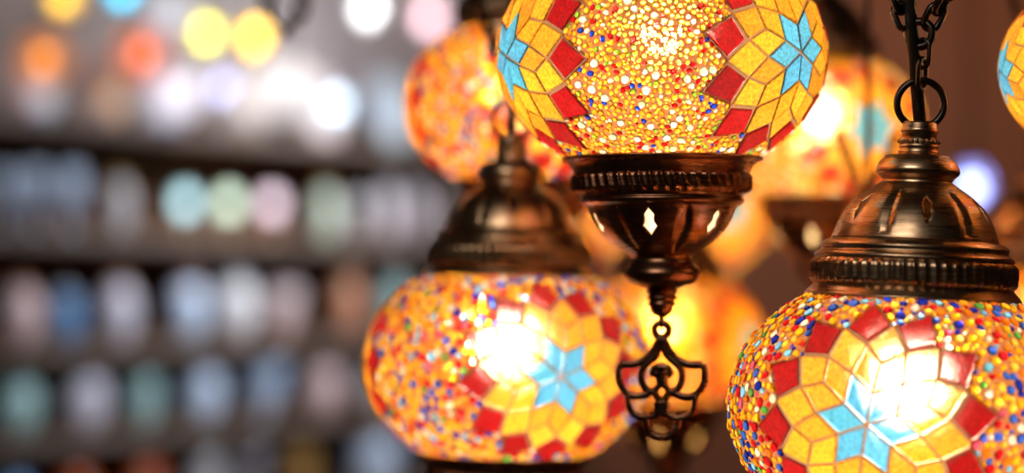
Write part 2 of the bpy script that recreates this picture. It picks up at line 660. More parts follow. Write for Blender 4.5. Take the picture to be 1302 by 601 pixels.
def pierced(prof, hole_t, hole_w, leaf_t, leaf_w, leaf_depth, mats, thick=.012):
    """turned bowl with six pierced holes and six pressed leaves between them; prof runs from wide to narrow"""
    pts = fine(prof, 6)
    n = len(pts)
    m, hc = 12, 4
    per = 2 * m + hc
    seg = per * 6
    outer, inner = [], []
    info = []
    for i, (r, z) in enumerate(pts):
        t = i / (n - 1)
        ht = (t - hole_t[0]) / (hole_t[1] - hole_t[0])
        w = hole_w * interp(HOLE, ht) / r if 0 <= ht <= 1 else 0
        w = max(w, .004)
        lt = (t - leaf_t[0]) / (leaf_t[1] - leaf_t[0])
        lw = leaf_w * interp(LEAF, lt) / r if 0 <= lt <= 1 else 0
        info.append(0 < ht < 1)
        # profile normal (for the offset wall)
        r0, z0 = pts[max(0, i - 1)]; r1, z1 = pts[min(n - 1, i + 1)]
        dr, dz = r1 - r0, z1 - z0
        L = math.hypot(dr, dz)
        nr_, nz_ = -dz / L, dr / L
        if nr_ < 0: nr_, nz_ = -nr_, -nz_
        for s in range(6):
            base = s * PI / 3
            offs = [-PI / 6 + (PI / 6 - w) * k / m for k in range(m)] + [-w + 2 * w * k / hc for k in range(hc)] + [w + (PI / 6 - w) * k / m for k in range(m)]
            for o in offs:
                d = abs(abs(o) - PI / 6)
                dent = 0
                if lw > 1e-5 and d < lw:
                    x = d / lw
                    dent = leaf_depth * (1 - x * x) ** 1.5 * min(1, 4 * lw * r / leaf_w)
                th = base + o
                # th = 0 faces -Y
                rr, zz = r - dent * nr_, z - dent * nz_
                outer.append((rr * math.sin(th), -rr * math.cos(th), zz))
                ri, zi = rr - thick * nr_, zz - thick * nz_
                inner.append((ri * math.sin(th), -ri * math.cos(th), zi))
    mb = MB()
    N_ = len(outer)
    faces_o, faces_i = [], []
    present = {}
    for i in range(n - 1):
        for k in range(seg):
            c = k % per
            hole = m <= c < m + hc and (info[i] or info[i + 1])
            if not hole:
                k2 = (k + 1) % seg
                q = (i * seg + k, i * seg + k2, (i + 1) * seg + k2, (i + 1) * seg + k)
                faces_o.append(q)
                faces_i.append(tuple(N_ + x for x in reversed(q)))
                for a, b in zip(q, q[1:] + q[:1]):
                    present[(a, b)] = 1
    rims = [(b, a, N_ + a, N_ + b) for (a, b) in present if (b, a) not in present]
    mb.add(outer + inner, faces_o, 0)
    for fc in faces_i:
        mb.f.append(fc); mb.mi.append(len(mats) - 1)
    for fc in rims:
        mb.f.append(fc); mb.mi.append(0)
    return mb


def rope_band(rmid, z0, z1, n, depth, slant, rbase):
    """turned band pressed into slanting rope ribs"""
    mb = MB()
    rows = 10
    seg = n * 10
    vs, fs = [], []
    for i in range(rows + 1):
        t = i / rows
        z = z0 + (z1 - z0) * t
        env = min(1, 7 * t * (1 - t))
        for k in range(seg):
            th = 2 * PI * k / seg
            ph = (th * n + slant * (t - .5)) % (2 * PI)
            rib = abs(math.cos(ph / 2)) ** .7
            r = rbase + (rmid - rbase) * env - depth * rib * min(1, env * 1.6)
            vs.append((r * math.sin(th), -r * math.cos(th), z))
    for i in range(rows):
        for k in range(seg):
            k2 = (k + 1) % seg
            fs.append((i * seg + k, i * seg + k2, (i + 1) * seg + k2, (i + 1) * seg + k))
    mb.add(vs, fs)
    return mb


def link_path(c, axis, side, length, width, n=22):
    c, axis, side = Vector(c), Vector(axis).normalized(), Vector(side).normalized()
    hw = width / 2
    hl = max(0, length / 2 - hw)
    pts = []
    for k in range(n):
        a = 2 * PI * k / n
        s = math.sin(a)
        pts.append(c + side * (hw * math.cos(a)) + axis * (hw * s + (hl if s > 0 else -hl if s < 0 else 0)))
    return pts


ZC = B_RATIO * math.sin(LAT_CUT)          # height of the globe's openings


def make_cap(parent):
    """domed cap on top of the globe; heights measured from the globe's centre"""
    def y(px): return ZC + (377 - px) / 227.0
    def r(px): return px / 227.0
    # pierced dome
    dome = [(r(106), y(306)), (r(103), y(298)), (r(98), y(285)), (r(88), y(267)), (r(73), y(252)), (r(56), y(240)), (r(46), y(233))]
    mb = pierced(dome, (.36, .66), .030, (.10, .80), .040, .013, [M_BRASS, M_BRASS])
    cap = mb.build('cap', [M_BRASS, M_BRASS], parent)
    skirt = MB()
    skirt.lathe(fine([(r(128), y(386)), (r(137), y(380)), (r(135), y(376)), (r(131), y(371)), (r(127), y(367)), (r(124), y(364))], 4), 96)
    skirt.build('skirt', M_BRASS, cap)
    rope_band(r(132), y(367), y(331), 62, .012, 1.2, r(124)).build('rope_band', M_BRASS, cap)
    sh = MB()
    sh.lathe(fine([(r(123), y(334)), (r(126), y(330)), (r(125), y(326)), (r(119), y(322)), (r(118), y(319)), (r(119), y(315)), (r(114), y(310)), (r(107), y(307)), (r(104), y(305))], 4), 96)
    sh.build('shoulder', M_BRASS, cap)
    cl = MB()
    cl.lathe(fine([(r(45), y(234)), (r(44), y(230)), (r(46), y(228)), (r(52), y(222)), (r(53), y(216)), (r(48), y(206)), (r(41), y(200)), (r(38), y(198)), (r(24), y(197))], 4), 72)
    cl.build('collar', M_BRASS, cap)
    nk = MB()
    nk.lathe([(r(24), y(197)), (r(25.5), y(195)), (r(25.5), y(193)), (r(23.5), y(191)), (r(25), y(188)), (r(25), y(185)), (r(23), y(183)), (r(22), y(178)), (r(22), y(170)),
              (r(24), y(168)), (r(24), y(165)), (r(22), y(163)), (r(22), y(157)), (r(20), y(155)), (r(8), y(154)), (r(.5), y(154))], 48)
    nb = 24
    for k in range(nb):       # beaded line round the neck
        a = 2 * PI * k / nb
        c = (r(25) * math.cos(a), r(25) * math.sin(a), y(180.5))
        mb2 = [(r(3) * math.cos(t), r(3) * math.sin(t)) for t in np.linspace(-PI / 2, PI / 2, 5)]
        nk.lathe([(max(1e-4, q[0]), q[1]) for q in mb2], 6, centre=c)
    nk.build('neck', M_BRASS, cap)
    rg = MB()
    rg.tube([(r(30) * math.cos(t), 0, y(132) + r(30) * math.sin(t)) for t in np.linspace(0, 2 * PI, 40, endpoint=False)], r(4.6), 10, True)
    rgo = rg.build('ring', M_DARK, cap)
    # lamp holder inside
    so = MB()
    so.lathe([(r(1), y(250)), (r(20), y(250)), (r(20), ZC - .28), (r(26), ZC - .29), (r(26), ZC - .46), (r(1), ZC - .46)], 24)
    so.build('socket', M_ADDED_CREAM, cap)
    return cap


def make_chain(parent):
    """hanging links: long link in the ring, flat ring link, then two chains parting upwards"""
    def y(px): return ZC + (377 - px) / 227.0
    def r(px): return px / 227.0
    for (c, ax, sd, l, w, t) in (((0, .0, y(94)), (0, 0, 1), (.35, 1, 0), r(40), r(19), r(3.2)),
                                 ((.0, .0, y(68)), (0, 0, 1), (1, -.35, 0), r(36), r(19), r(3.2))):
        mb = MB(); mb.tube(link_path(c, ax, sd, l, w), t, 8, True); mb.build('chain_link', M_DARK, parent)
    mb = MB()
    mb.tube([(r(16) * math.cos(t) - r(5), 0, y(43) + r(16) * math.sin(t)) for t in np.linspace(0, 2 * PI, 28, endpoint=False)], r(5.6), 8, True)
    mb.build('chain_link', M_DARK, parent)
    for sgn, dx in ((-1, .42), (1, .50)):
        p = Vector((sgn * r(15) - r(8), 0, y(32)))
        d = Vector((sgn * dx, 0, 1)).normalized()
        for k in range(8):
            c = p + d * (r(12) + k * r(22))
            side = Vector((1, 0, -sgn * dx)).normalized() if k % 2 == 0 else Vector((0, 1, 0))
            side = (side + (Vector((0, .5, 0)) if k % 2 == 0 else Vector((.3, 0, 0)))).normalized()
            mb = MB(); mb.tube(link_path(c, d, side, r(33), r(20), 18), r(4.6), 7, True)
            mb.build('chain_link', M_DARK, parent)


def make_holder(parent, ornament=True):
    """bowl under the globe with knob, ribbed finial and hanging openwork ornament"""
    def y(px): return -ZC - (px - 203) / 208.0
    def r(px): return px / 208.0
    bowl = [(r(96), y(262)), (r(93), y(268)), (r(88), y(280)), (r(79), y(294)), (r(66), y(307)), (r(50), y(318)), (r(40), y(325))]
    mb = pierced(bowl, (.16, .58), .045, (.02, .92), .055, .022, [M_COPPER, M_ADDED_CREAM])
    ho = mb.build('holder', [M_COPPER, M_ADDED_CREAM], parent)
    lip = MB()
    lip.lathe(fine([(r(112), y(193)), (r(120), y(198)), (r(128), y(201)), (r(127), y(204.5)), (r(120), y(208)), (r(115), y(213)), (r(112), y(219)), (r(110), y(223))], 4), 96)
    lip.build('lip', M_COPPER, ho)
    rope_band(r(116), y(247), y(219), 50, .024, 3.0, r(106)).build('rope_band', M_COPPER, ho)
    rd = MB()
    rd.lathe(fine([(r(107), y(246)), (r(104), y(248)), (r(103), y(251)), (r(105), y(254)), (r(104), y(258)), (r(99), y(261)), (r(95), y(263))], 4), 96)
    rd.build('ridge', M_COPPER, ho)
    kb = MB()
    kb.lathe(fine([(r(41), y(324)), (r(38), y(328)), (r(40), y(334)), (r(46), y(341)), (r(48.5), y(348)), (r(46), y(355)), (r(38), y(361)), (r(28), y(364)), (r(21), y(366)), (r(18), y(368))], 4), 72)
    kb.build('knob', M_COPPER, ho)
    fi = MB()
    fi.lathe([(r(18), y(366)), (r(20), y(369)), (r(20), y(372)), (r(16.5), y(374)), (r(16.5), y(375)), (r(19.5), y(377)), (r(19.5), y(380)), (r(15.5), y(382)), (r(15.5), y(383)), (r(18), y(385)), (r(18), y(388)), (r(14), y(390)), (r(14.5), y(392)), (r(14), y(395)), (r(11), y(399)), (r(6), y(402)), (r(3), y(404)), (r(.3), y(405))], 40)
    fi.build('finial', M_COPPER, ho)
    lk = MB()
    lk.tube(link_path((0, 0, y(408)), (0, 0, 1), (0, 1, 0), r(18), r(10), 16), r(1.8), 8, True)
    lk.build('hook', M_DARK, ho)
    if not ornament:
        return ho
    # openwork ornament: bent strips, symmetric about its middle
    def q(x, yy): return Vector(((x - 243) / 3.538 / 208.0, 0, y(395 + yy / 3.538)))
    om = MB()
    sw, fl = r(4.5), .48
    def stroke(pts, wide=1.0, both=True, closed=False):
        for mir in ((0, 1) if both else (0,)):
            pp = [(486 - a, b) if mir else (a, b) for a, b in pts]
            path = smooth_path([q(*p) for p in pp], 6, closed)
            om.tube(path, sw * wide, 10, closed, flat=fl / wide ** .5, normal=(0, 1, 0))
    stroke([(243 + 32 * math.cos(t), 86 + 32 * math.sin(t)) for t in np.linspace(0, 2 * PI, 14, endpoint=False)], .95, False, True)
    stroke([(232, 120), (222, 152), (200, 190), (165, 222), (118, 240), (58, 240)], 1.1)
    stroke([(243, 125), (243, 150), (236, 172)], 1.8)
    stroke([(236, 160), (214, 204), (182, 232), (156, 262), (150, 305), (166, 345), (200, 372)], 1.0)
    stroke([(58, 240), (47, 268), (47, 308), (62, 346), (92, 376), (130, 384), (170, 376), (204, 358)], 1.0)
    stroke([(92, 378), (92, 420), (106, 456), (138, 474), (166, 484), (174, 520), (194, 550), (222, 566), (243, 570)], 1.0)
    stroke([(166, 484), (196, 474), (222, 462), (240, 462)], .9)
    # inner motif: leaf head with curled arms, stem, diamond, drop
    stroke([(243, 246), (224, 250), (208, 264), (204, 280), (214, 284), (226, 276)], 1.0)
    stroke([(243, 250), (243, 285), (243, 322)], 1.7, False)
    stroke([(226, 262), (243, 258), (262, 264)], 1.7, False)
    stroke([(243, 322), (222, 344), (210, 364), (224, 388), (243, 410)], .95)
    stroke([(214, 366), (196, 362)], 1.0)
    stroke([(243, 405), (243, 430), (243, 468)], 2.4, False)
    stroke([(226, 410), (232, 440), (243, 464)], 1.2)
    om.build('ornament', M_COPPER, ho)
    return ho


def make_bulb(parent):
    mb = MB()
    R = .125
    z0 = .13
    mb.lathe([(R * math.cos(t) if abs(t) < 1.56 else 1e-4, z0 + R * math.sin(t)) for t in np.linspace(-PI / 2, PI / 2, 10)], 14)
    return mb.build('bulb', M_BULB, parent)


def make_lamp(style):
    root = empty('pendant_lamp')
    make_globe(root, style)
    make_cap(root)
    make_chain(root)
    make_holder(root)
    make_bulb(root)
    return root


CEIL = 2.6


def place(root, px, py, D, a_px, star_deg, cap_deg=0.0, holder_deg=0.0, lean=(0, 0), tilt=0.0, amber=False):
    """star_deg: bearing of a star from the side that faces the camera"""
    root.location = P(px, py, D)
    a = a_px / F * D
    face = -math.degrees(math.atan((px - W / 2) / F))
    rz = math.radians(star_deg + face)
    root.scale = (a, a, a)
    root.rotation_euler = (Matrix.Rotation(math.radians(tilt), 3, 'Y') @ Matrix.Rotation(rz, 3, 'Z')).to_euler()
    for ch in root.children:
        base = ch.name.split('.')[0]
        if base == 'bulb' and amber:
            ch.material_slots[0].link = 'OBJECT'
            ch.material_slots[0].material = M_BULB_AMBER if amber == 'amber' else M_BULB_WARM
        if base == 'cap': ch.rotation_euler = (0, 0, math.radians(cap_deg - star_deg))
        elif base == 'holder': ch.rotation_euler = (0, 0, math.radians(holder_deg - star_deg))
    # chain turned square to the viewer with the cap's ring
    # flex from the neck to the ceiling
    top = (CEIL - root.location.z) / a
    mb = MB()
    z0 = ZC + (377 - 156) / 227.0
    ca, sa = math.cos(-rz), math.sin(-rz)
    pts = []
    for k in range(9):
        t = k / 8
        ex = lean[0] * (top - z0) * t
        ey = .05 * math.sin(PI * min(1, t * 6)) if k else 0
        ey = .06 if 0 < t else 0
        pts.append((ex * ca - ey * sa, ex * sa + ey * ca, z0 + (top - z0) * t))
    mb.tube(pts, .036, 10)
    mb.build('flex_cord', M_CORD, root)
    return root


lampA = make_lamp('beads')
lampB = make_lamp('chips')

GROUP = None
L = {}
def lamp(src, first, label, *a, **k):
    o = src if first else copy_tree(src)
    # a copied lamp must not keep the first one's flex
    if not first:
        for ch in list(o.children):
            if ch.name.startswith('flex_cord'):
                bpy.data.objects.remove(ch)
    place(o, *a, **k)
    tag(o, label, 'hanging lamp', 'mosaic lamps')
    return o


LAMPS = [
    ('A', 'mosaic globe lamp of golden beads between two star rosettes, with openwork ornament hanging below',
     dict(px=841, py=70, D=1.256, a_px=208, star_deg=54, cap_deg=0, holder_deg=-10)),
    ('B', 'mosaic globe lamp under a large brass dome cap, ring and forked chain in full view',
     dict(px=1154, py=521, D=1.20, a_px=227, star_deg=-12, cap_deg=9, holder_deg=0, lean=(-.12, 0), tilt=2.6)),
    ('B', 'slightly blurred mosaic lamp with turquoise star and brass cap, beside the hanging openwork ornament',
     dict(px=645, py=463, D=1.40, a_px=181, star_deg=21, cap_deg=4, holder_deg=20, tilt=1.0)),
    ('B', 'blurred orange and red mosaic lamp hanging directly above the brown dome cap beside the shelves',
     dict(px=668, py=133, D=1.53, a_px=153, star_deg=25, amber='warm', cap_deg=0, holder_deg=0)),
    ('A', 'blurred glowing amber lamp with turquoise star, crossed by a thin dark cord',
     dict(px=1040, py=165, D=1.65, a_px=133, star_deg=30, amber='warm', cap_deg=0, holder_deg=-8)),
    ('A', 'blurred orange lamp glowing behind the hanging openwork ornament',
     dict(px=848, py=432, D=1.85, a_px=122, star_deg=60, amber='amber', cap_deg=0, holder_deg=-12)),
    ('A', 'very blurred yellow lamp mostly hidden behind the dark pierced bowl of the bead lamp',
     dict(px=862, py=262, D=2.15, a_px=124, star_deg=30, amber='warm', cap_deg=0, holder_deg=0)),
    ('B', 'blurred lamp with orange-lit brass cap, half cut by the frame behind the large dome cap',
     dict(px=1334, py=446, D=1.62, a_px=162, star_deg=40, amber='amber', cap_deg=0, holder_deg=0)),
    ('A', 'mosaic lamp showing only a narrow curved edge of its globe beside the forked chain',
     dict(px=1434, py=86, D=1.24, a_px=160, star_deg=-75, cap_deg=0, holder_deg=0)),
    ('A', 'lamp hidden behind the large dome cap, only its thin dark cord showing',
     dict(px=1105, py=472, D=1.52, a_px=108, star_deg=10, cap_deg=0, holder_deg=0)),
]
used = set()
protos = {'A': lampA, 'B': lampB}
order = []
for s, label, kw in LAMPS:
    if s in used:
        o = copy_tree(protos[s])
        order.append((o, label, kw))
    else:
        used.add(s)
        order.append((protos[s], label, kw))
for o, label, kw in order:
    place(o, **kw)
    tag(o, label, 'hanging lamp', 'mosaic lamps')

# chain loop hanging in front of the bright top shelf
ch = empty('hanging_chain', P(362, -10, 1.62))
tag(ch, 'dark blurred loop of chain dangling above the yellow lights', 'chain')
def chain_between(pts, root, ll=.0165, w=.010, t=.0019):
    path = smooth_path(pts, 40)
    acc, k, last = 0, 0, path[0]
    for a, b in zip(path, path[1:]):
        acc += (b - a).length
        if acc >= ll * .68:
            acc = 0
            d = (b - last).normalized()
            side = Vector((0, 1, 0)) if k % 2 else Vector((0, 0, 1)).cross(d) if abs(d.z) < .9 else Vector((1, 0, 0))
            side = (side - d * side.dot(d)).normalized()
            mb = MB(); mb.tube(link_path((last + b) / 2 - root.location, d, side, ll, w, 16), t, 7, True)
            mb.build('chain_link', M_DARK, root)
            last = b
            k += 1
chain_between([P(333, -150, 1.62), P(334, -60, 1.62), P(340, 0, 1.62), P(352, 28, 1.62), P(364, 40, 1.62), P(376, 28, 1.62), P(386, 0, 1.62), P(390, -60, 1.62), P(392, -150, 1.62)], ch)

# ------------------------------------------------------------------ shelf wall on the left
S0, S1 = P(0, 355, 3.3), P(530, 355, 4.15)
sd = Vector((S1.x - S0.x, S1.y - S0.y, 0)).normalized()      # along the shelf
sn = Vector((sd.y, -sd.x, 0))                                 # out of the shelf, towards the room
if sn.dot(Vector((0, 0, 0)) - Vector((S0.x, S0.y, 0))) < 0: sn = -sn


def on_shelf(px, back=0.0):
    """point of the shelf's front line under image column px, set back by `back`"""
    dx = (px - W / 2) / F
    # (S0 - sn*back + sd*t) has x = dx*y
    b = Vector((S0.x, S0.y, 0)) - sn * back
    t = (dx * b.y - b.x) / (sd.x - dx * sd.y)
    return b + sd * t


M_WOOD = plain_mat('dark_shelf_wood', (.085, .036, .016), .6, .35, 5, stretch=(1, 1, 14), spec=.12)
M_EDGE = plain_mat('grey_shelf_edge', (.19, .145, .12), .5, .2, 5, stretch=(1, 1, 14))
LSHELF = 2.6
SH_Z = [CAM_Z + o / F * 3.3 for o in (215, 63, -85, -203, -330)]     # tops of the boards
DEPTH = .14
fr = Matrix.Translation(Vector((S0.x, S0.y, 0)) - sd * .55) @ Matrix((( sd.x, -sn.x, 0, 0), (sd.y, -sn.y, 0, 0), (0, 0, 1, 0), (0, 0, 0, 1)))
unit = empty('shelf_unit', (S0.x, S0.y, 0))
inv = Matrix.Translation(-Vector((S0.x, S0.y, 0)))
tag(unit, 'dark wooden wall shelf with rows of pale pottery, out of focus', 'shelf')
for z in SH_Z + [.55, .08]:
    mb = MB(); mb.box((0, .003, z - .024), (LSHELF, DEPTH, z), 0, inv @ fr, .002)
    o = mb.build('shelf_board', M_WOOD, unit, False)
    mb = MB(); mb.box((0, -.003, z - .017), (LSHELF, .0029, z + .001), 0, inv @ fr, .001)
    tag(mb.build('edge_strip', M_EDGE, o, False), 'grey front edge strip')
mb = MB(); mb.box((0, DEPTH, 0), (LSHELF, DEPTH + .012, SH_Z[0] + .002), 0, inv @ fr)
mb.build('back_panel', M_WOOD, unit, False)
for u in (-.03, LSHELF):
    mb = MB(); mb.box((u, 0, 0), (u + .03, DEPTH + .012, SH_Z[0] + .03), 0, inv @ fr, .002)
    mb.build('side_panel', M_WOOD, unit, False)

_pot = {}
def pot_mat(c):
    if c not in _pot:
        _pot[c] = plain_mat('glaze_' + str(len(_pot)), c, .22, .08, 12, coat=.6)
    return _pot[c]


def jar(root, r, h, c, lid):
    mb = MB()
    mb.lathe(fine([(.001, 0), (r * .55, 0), (r * .62, h * .03), (r * .9, h * .22), (r, h * .45), (r * .93, h * .66), (r * .66, h * .8), (r * .6, h * .84), (r * .55, h * .84), (r * .5, h * .7), (.001, h * .5)], 3), 36)
    mb.build('body', pot_mat(c), root)
    mb = MB()
    mb.lathe(fine([(r * .66, h * .835), (r * .68, h * .86), (r * .5, h * .92), (r * .16, h * .95), (r * .12, h * .97), (r * .17, h * .99), (r * .1, h * 1.02), (.001, h * 1.025)], 3), 28)
    mb.build('lid', pot_mat(lid), root)


def bowl(root, r, h, c, inside):
    mb = MB()
    mb.lathe(fine([(.001, 0), (r * .42, 0), (r * .44, h * .1), (r * .72, h * .3), (r * .93, h * .65), (r, h), (r * .97, h), (r * .9, h * .66), (r * .68, h * .36), (.001, h * .2)], 3), 36)
    o = mb.build('body', pot_mat(c), root)
    mb = MB()
    mb.lathe(fine([(r * .965, h * .78), (r * .99, h * .82), (r * .995, h * .88), (r * .985, h * .92)], 2), 36)
    mb.build('painted_band', pot_mat(inside), o)


def glass(root, r, h, c, inside):
    mb = MB()
    mb.lathe(fine([(.001, 0), (r * .62, 0), (r * .62, h * .03), (r * .2, h * .07), (r * .13, h * .2), (r * .2, h * .34), (r * .7, h * .45), (r, h * .68), (r * .92, h), (r * .88, h), (r * .92, h * .7), (r * .5, h * .48), (.001, h * .44)], 3), 32)
    mb.build('body', pot_mat(c), root)
    mb = MB()
    mb.lathe([(r * .93, h * .985), (r * .925, h * 1.005), (r * .875, h * 1.005)], 32)
    mb.build('rim', pot_mat(inside), root)


WHITE, LILAC, BLUE, PINK, TEAL = (.82, .84, .9), (.72, .70, .82), (.14, .32, .62), (.82, .62, .64), (.42, .66, .66)
PALEB, GREEN, TERRA, REDO, GOLD, GREY = (.58, .72, .95), (.62, .78, .66), (.55, .26, .16), (.48, .10, .03), (.45, .26, .08), (.48, .47, .50)
COLNAME = {WHITE: 'white', LILAC: 'lilac grey', BLUE: 'deep blue', PINK: 'pale pink', TEAL: 'teal', PALEB: 'pale blue', GREEN: 'pale green', TERRA: 'terracotta', REDO: 'rust red', GOLD: 'ochre', GREY: 'grey'}
ROWN = ['top shelf', 'second shelf', 'third shelf', 'fourth shelf', 'lowest shelf in view']
# (column, row, kind, width px, height px, colour, second colour)
POTS = [
    (4, 1, 'glass', 44, 92, PALEB, GREY), (42, 1, 'glass', 46, 96, PALEB, WHITE), (88, 1, 'glass', 48, 96, PALEB, LILAC), (150, 1, 'jar', 50, 92, GREY, GOLD),
    (412, 1, 'jar', 44, 84, GREEN, GOLD), (450, 1, 'bowl', 50, 62, GREY, WHITE), (492, 1, 'jar', 46, 92, LILAC, WHITE), (530, 1, 'jar', 46, 92, LILAC, GREY), (572, 1, 'jar', 46, 86, GREY, TERRA),
    (26, 2, 'jar', 70, 98, PINK, TERRA), (83, 2, 'jar', 56, 84, BLUE, GREY), (150, 2, 'jar', 64, 100, LILAC, TERRA), (238, 2, 'jar', 66, 100, PALEB, TERRA), (298, 2, 'jar', 72, 100, WHITE, GREY),
    (356, 2, 'bowl', 70, 70, PINK, WHITE), (440, 2, 'jar', 56, 98, TERRA, GOLD), (500, 2, 'jar', 50, 92, TEAL, GREY),
    (18, 3, 'jar', 84, 98, TEAL, GREEN), (105, 3, 'jar', 84, 100, LILAC, TERRA), (180, 3, 'jar', 58, 100, TEAL, GOLD), (254, 3, 'jar', 76, 100, PALEB, REDO), (330, 3, 'bowl', 86, 78, PALEB, BLUE),
    (405, 3, 'jar', 72, 98, PINK, TERRA), (470, 3, 'jar', 60, 70, GREY, GREY), (540, 3, 'jar', 60, 90, LILAC, GREY),
    (15, 4, 'jar', 70, 100, BLUE, GREY), (92, 4, 'jar', 78, 104, REDO, REDO), (180, 4, 'jar', 76, 104, REDO, TERRA), (258, 4, 'jar', 70, 108, GREY, GREY), (318, 4, 'glass', 56, 110, LILAC, GREY),
    (378, 4, 'jar', 58, 108, GOLD, GOLD), (470, 4, 'jar', 96, 112, PALEB, GREY), (560, 4, 'jar', 60, 100, GREY, GREY),
]
ROW_H = [.2] + [SH_Z[i - 1] - SH_Z[i] - .034 for i in range(1, 5)]
proto_name = {'jar': 'lidded_jar', 'bowl': 'ceramic_bowl', 'glass': 'goblet'}
rows_seen = {}
for (px, row, kind, w, h, c, c2) in POTS:
    p = on_shelf(px, .069)
    D = p.y
    r, hh = min(.054, w * .40 / F * D), min(ROW_H[row], .8 * h / F * D)
    z = SH_Z[row] + .0012
    root = empty(proto_name[kind], (p.x, p.y, z + .0006), random.uniform(0, 6))
    {'jar': jar, 'bowl': bowl, 'glass': glass}[kind](root, r, hh, c, c2)
    rows_seen.setdefault(row, []).append((px, kind, c, root, c2))
WORD = {'jar': 'lidded jar', 'bowl': 'bowl', 'glass': 'goblet'}
ORD = ['first', 'second', 'third', 'fourth', 'fifth', 'sixth', 'seventh', 'eighth', 'ninth', 'tenth', 'eleventh', 'twelfth']
for row, items in rows_seen.items():
    items.sort(key=lambda x: x[0])
    for i, (px, kind, c, root, c2) in enumerate(items):
        nxt = f'{ORD[i]} from the frame edge'
        tag(root, f'blurred {COLNAME[c]} {WORD[kind]}, {nxt}, on the {ROWN[row]}', 'bowl' if kind == 'bowl' else 'goblet' if kind == 'glass' else 'jar', f'pottery on the {ROWN[row]}')


# --- glass on the shelves, inner lights added to make its bright blurred discs
def inner_lit_glass(name, px, z, w, shade_c, bulb_c, strength, label, group, see=.35, bulb_px=15, back=.065, stem=.25, hpx=None):
    p = on_shelf(px, back)
    D = p.y
    r = w / 2 / F * D
    h = r * 2 * stem
    root = empty(name, (p.x, p.y, z + .0006))
    mb = MB()
    mb.lathe(fine([(.001, 0), (r * .5, 0), (r * .52, h * .15), (r * .2, h * .4), (r * .16, h * .7), (r * .34, h * .95), (r * .36, h * 1.02), (.001, h * 1.02)], 3), 28)
    mb.build('base', M_BRASS, root)
    mb = MB()
    zc = h + r * .93
    mb.lathe([(max(.001, r * math.cos(t)), zc + r * math.sin(t)) for t in np.linspace(-1.2, PI / 2, 18)], 32)
    mb.build('glass_shade', shade_mat(name + '_glass', shade_c, see), root)
    rb = bulb_px / 2 / F * D
    mb = MB()
    mb.lathe([(max(.0003, rb * math.cos(t)), zc + rb * math.sin(t)) for t in np.linspace(-PI / 2, PI / 2, 10)], 16)
    mb.build('bulb', light_mat(name + '_bulb', bulb_c, strength), root)
    mb = MB()
    mb.lathe([(.001, h), (rb * .4, h), (rb * .4, zc - rb * .9), (.001, zc - rb * .9)], 12)
    mb.build('stem', M_BRASS, root)
    tag(root, label, 'lamp', group)
    return root


for px, c, lb in ((236, (.68, .86, .90), 'pale aqua'), (291, (.80, .90, .80), 'pale green'), (346, (.88, .78, .84), 'pale pink')):
    inner_lit_glass('added_lit_glass', px, SH_Z[1], 34, c, c, 6.5, f'lit {lb} frosted glass votive lamp on the second shelf', 'glass with added inner lights on the second shelf', .7, 24, stem=.75)


def bulb_lamp(px, py, back, dia, shade, sc, strength, label, see=.4, bulb_px=15, bc=None):
    """glass globe hanging on its wire from the ceiling above the top shelf"""
    p = on_shelf(px, back)
    D = p.y
    z = CAM_Z + (355 - py) / F * D
    r = dia / 2 / F * D
    root = empty('hanging_globe', (p.x, p.y, z))
    mb = MB()
    mb.lathe([(max(.0005, r * math.cos(t)), r * math.sin(t)) for t in np.linspace(-PI / 2, 1.2, 20)], 32)
    mb.build('glass_shade', shade_mat('shade_glass', shade, see), root)
    rb = bulb_px / 2 / F * D
    mb = MB()
    mb.lathe([(max(.0003, rb * math.cos(t)), rb * math.sin(t)) for t in np.linspace(-PI / 2, PI / 2, 10)], 16)
    mb.build('bulb', light_mat('globe_bulb', bc or sc, strength), root)
    mb = MB()
    mb.lathe([(r * .40, r * .9), (r * .42, r * .94), (r * .3, r * 1.12), (r * .14, r * 1.2), (.001, r * 1.22)], 24)
    mb.build('cap', M_DARK, root)
    mb = MB(); mb.tube([(0, 0, r * 1.2), (0, 0, CEIL - z)], .0022, 6)
    mb.build('wire_cord', M_CORD, root)
    mb = MB(); mb.lathe([(.001, r * 1.2), (rb * .5, r * 1.2), (rb * .5, rb * .9), (.001, rb * .9)], 10)
    mb.build('socket', M_DARK, root)
    tag(root, label, 'hanging lamp', 'small globe lamps above the top shelf')
    return root


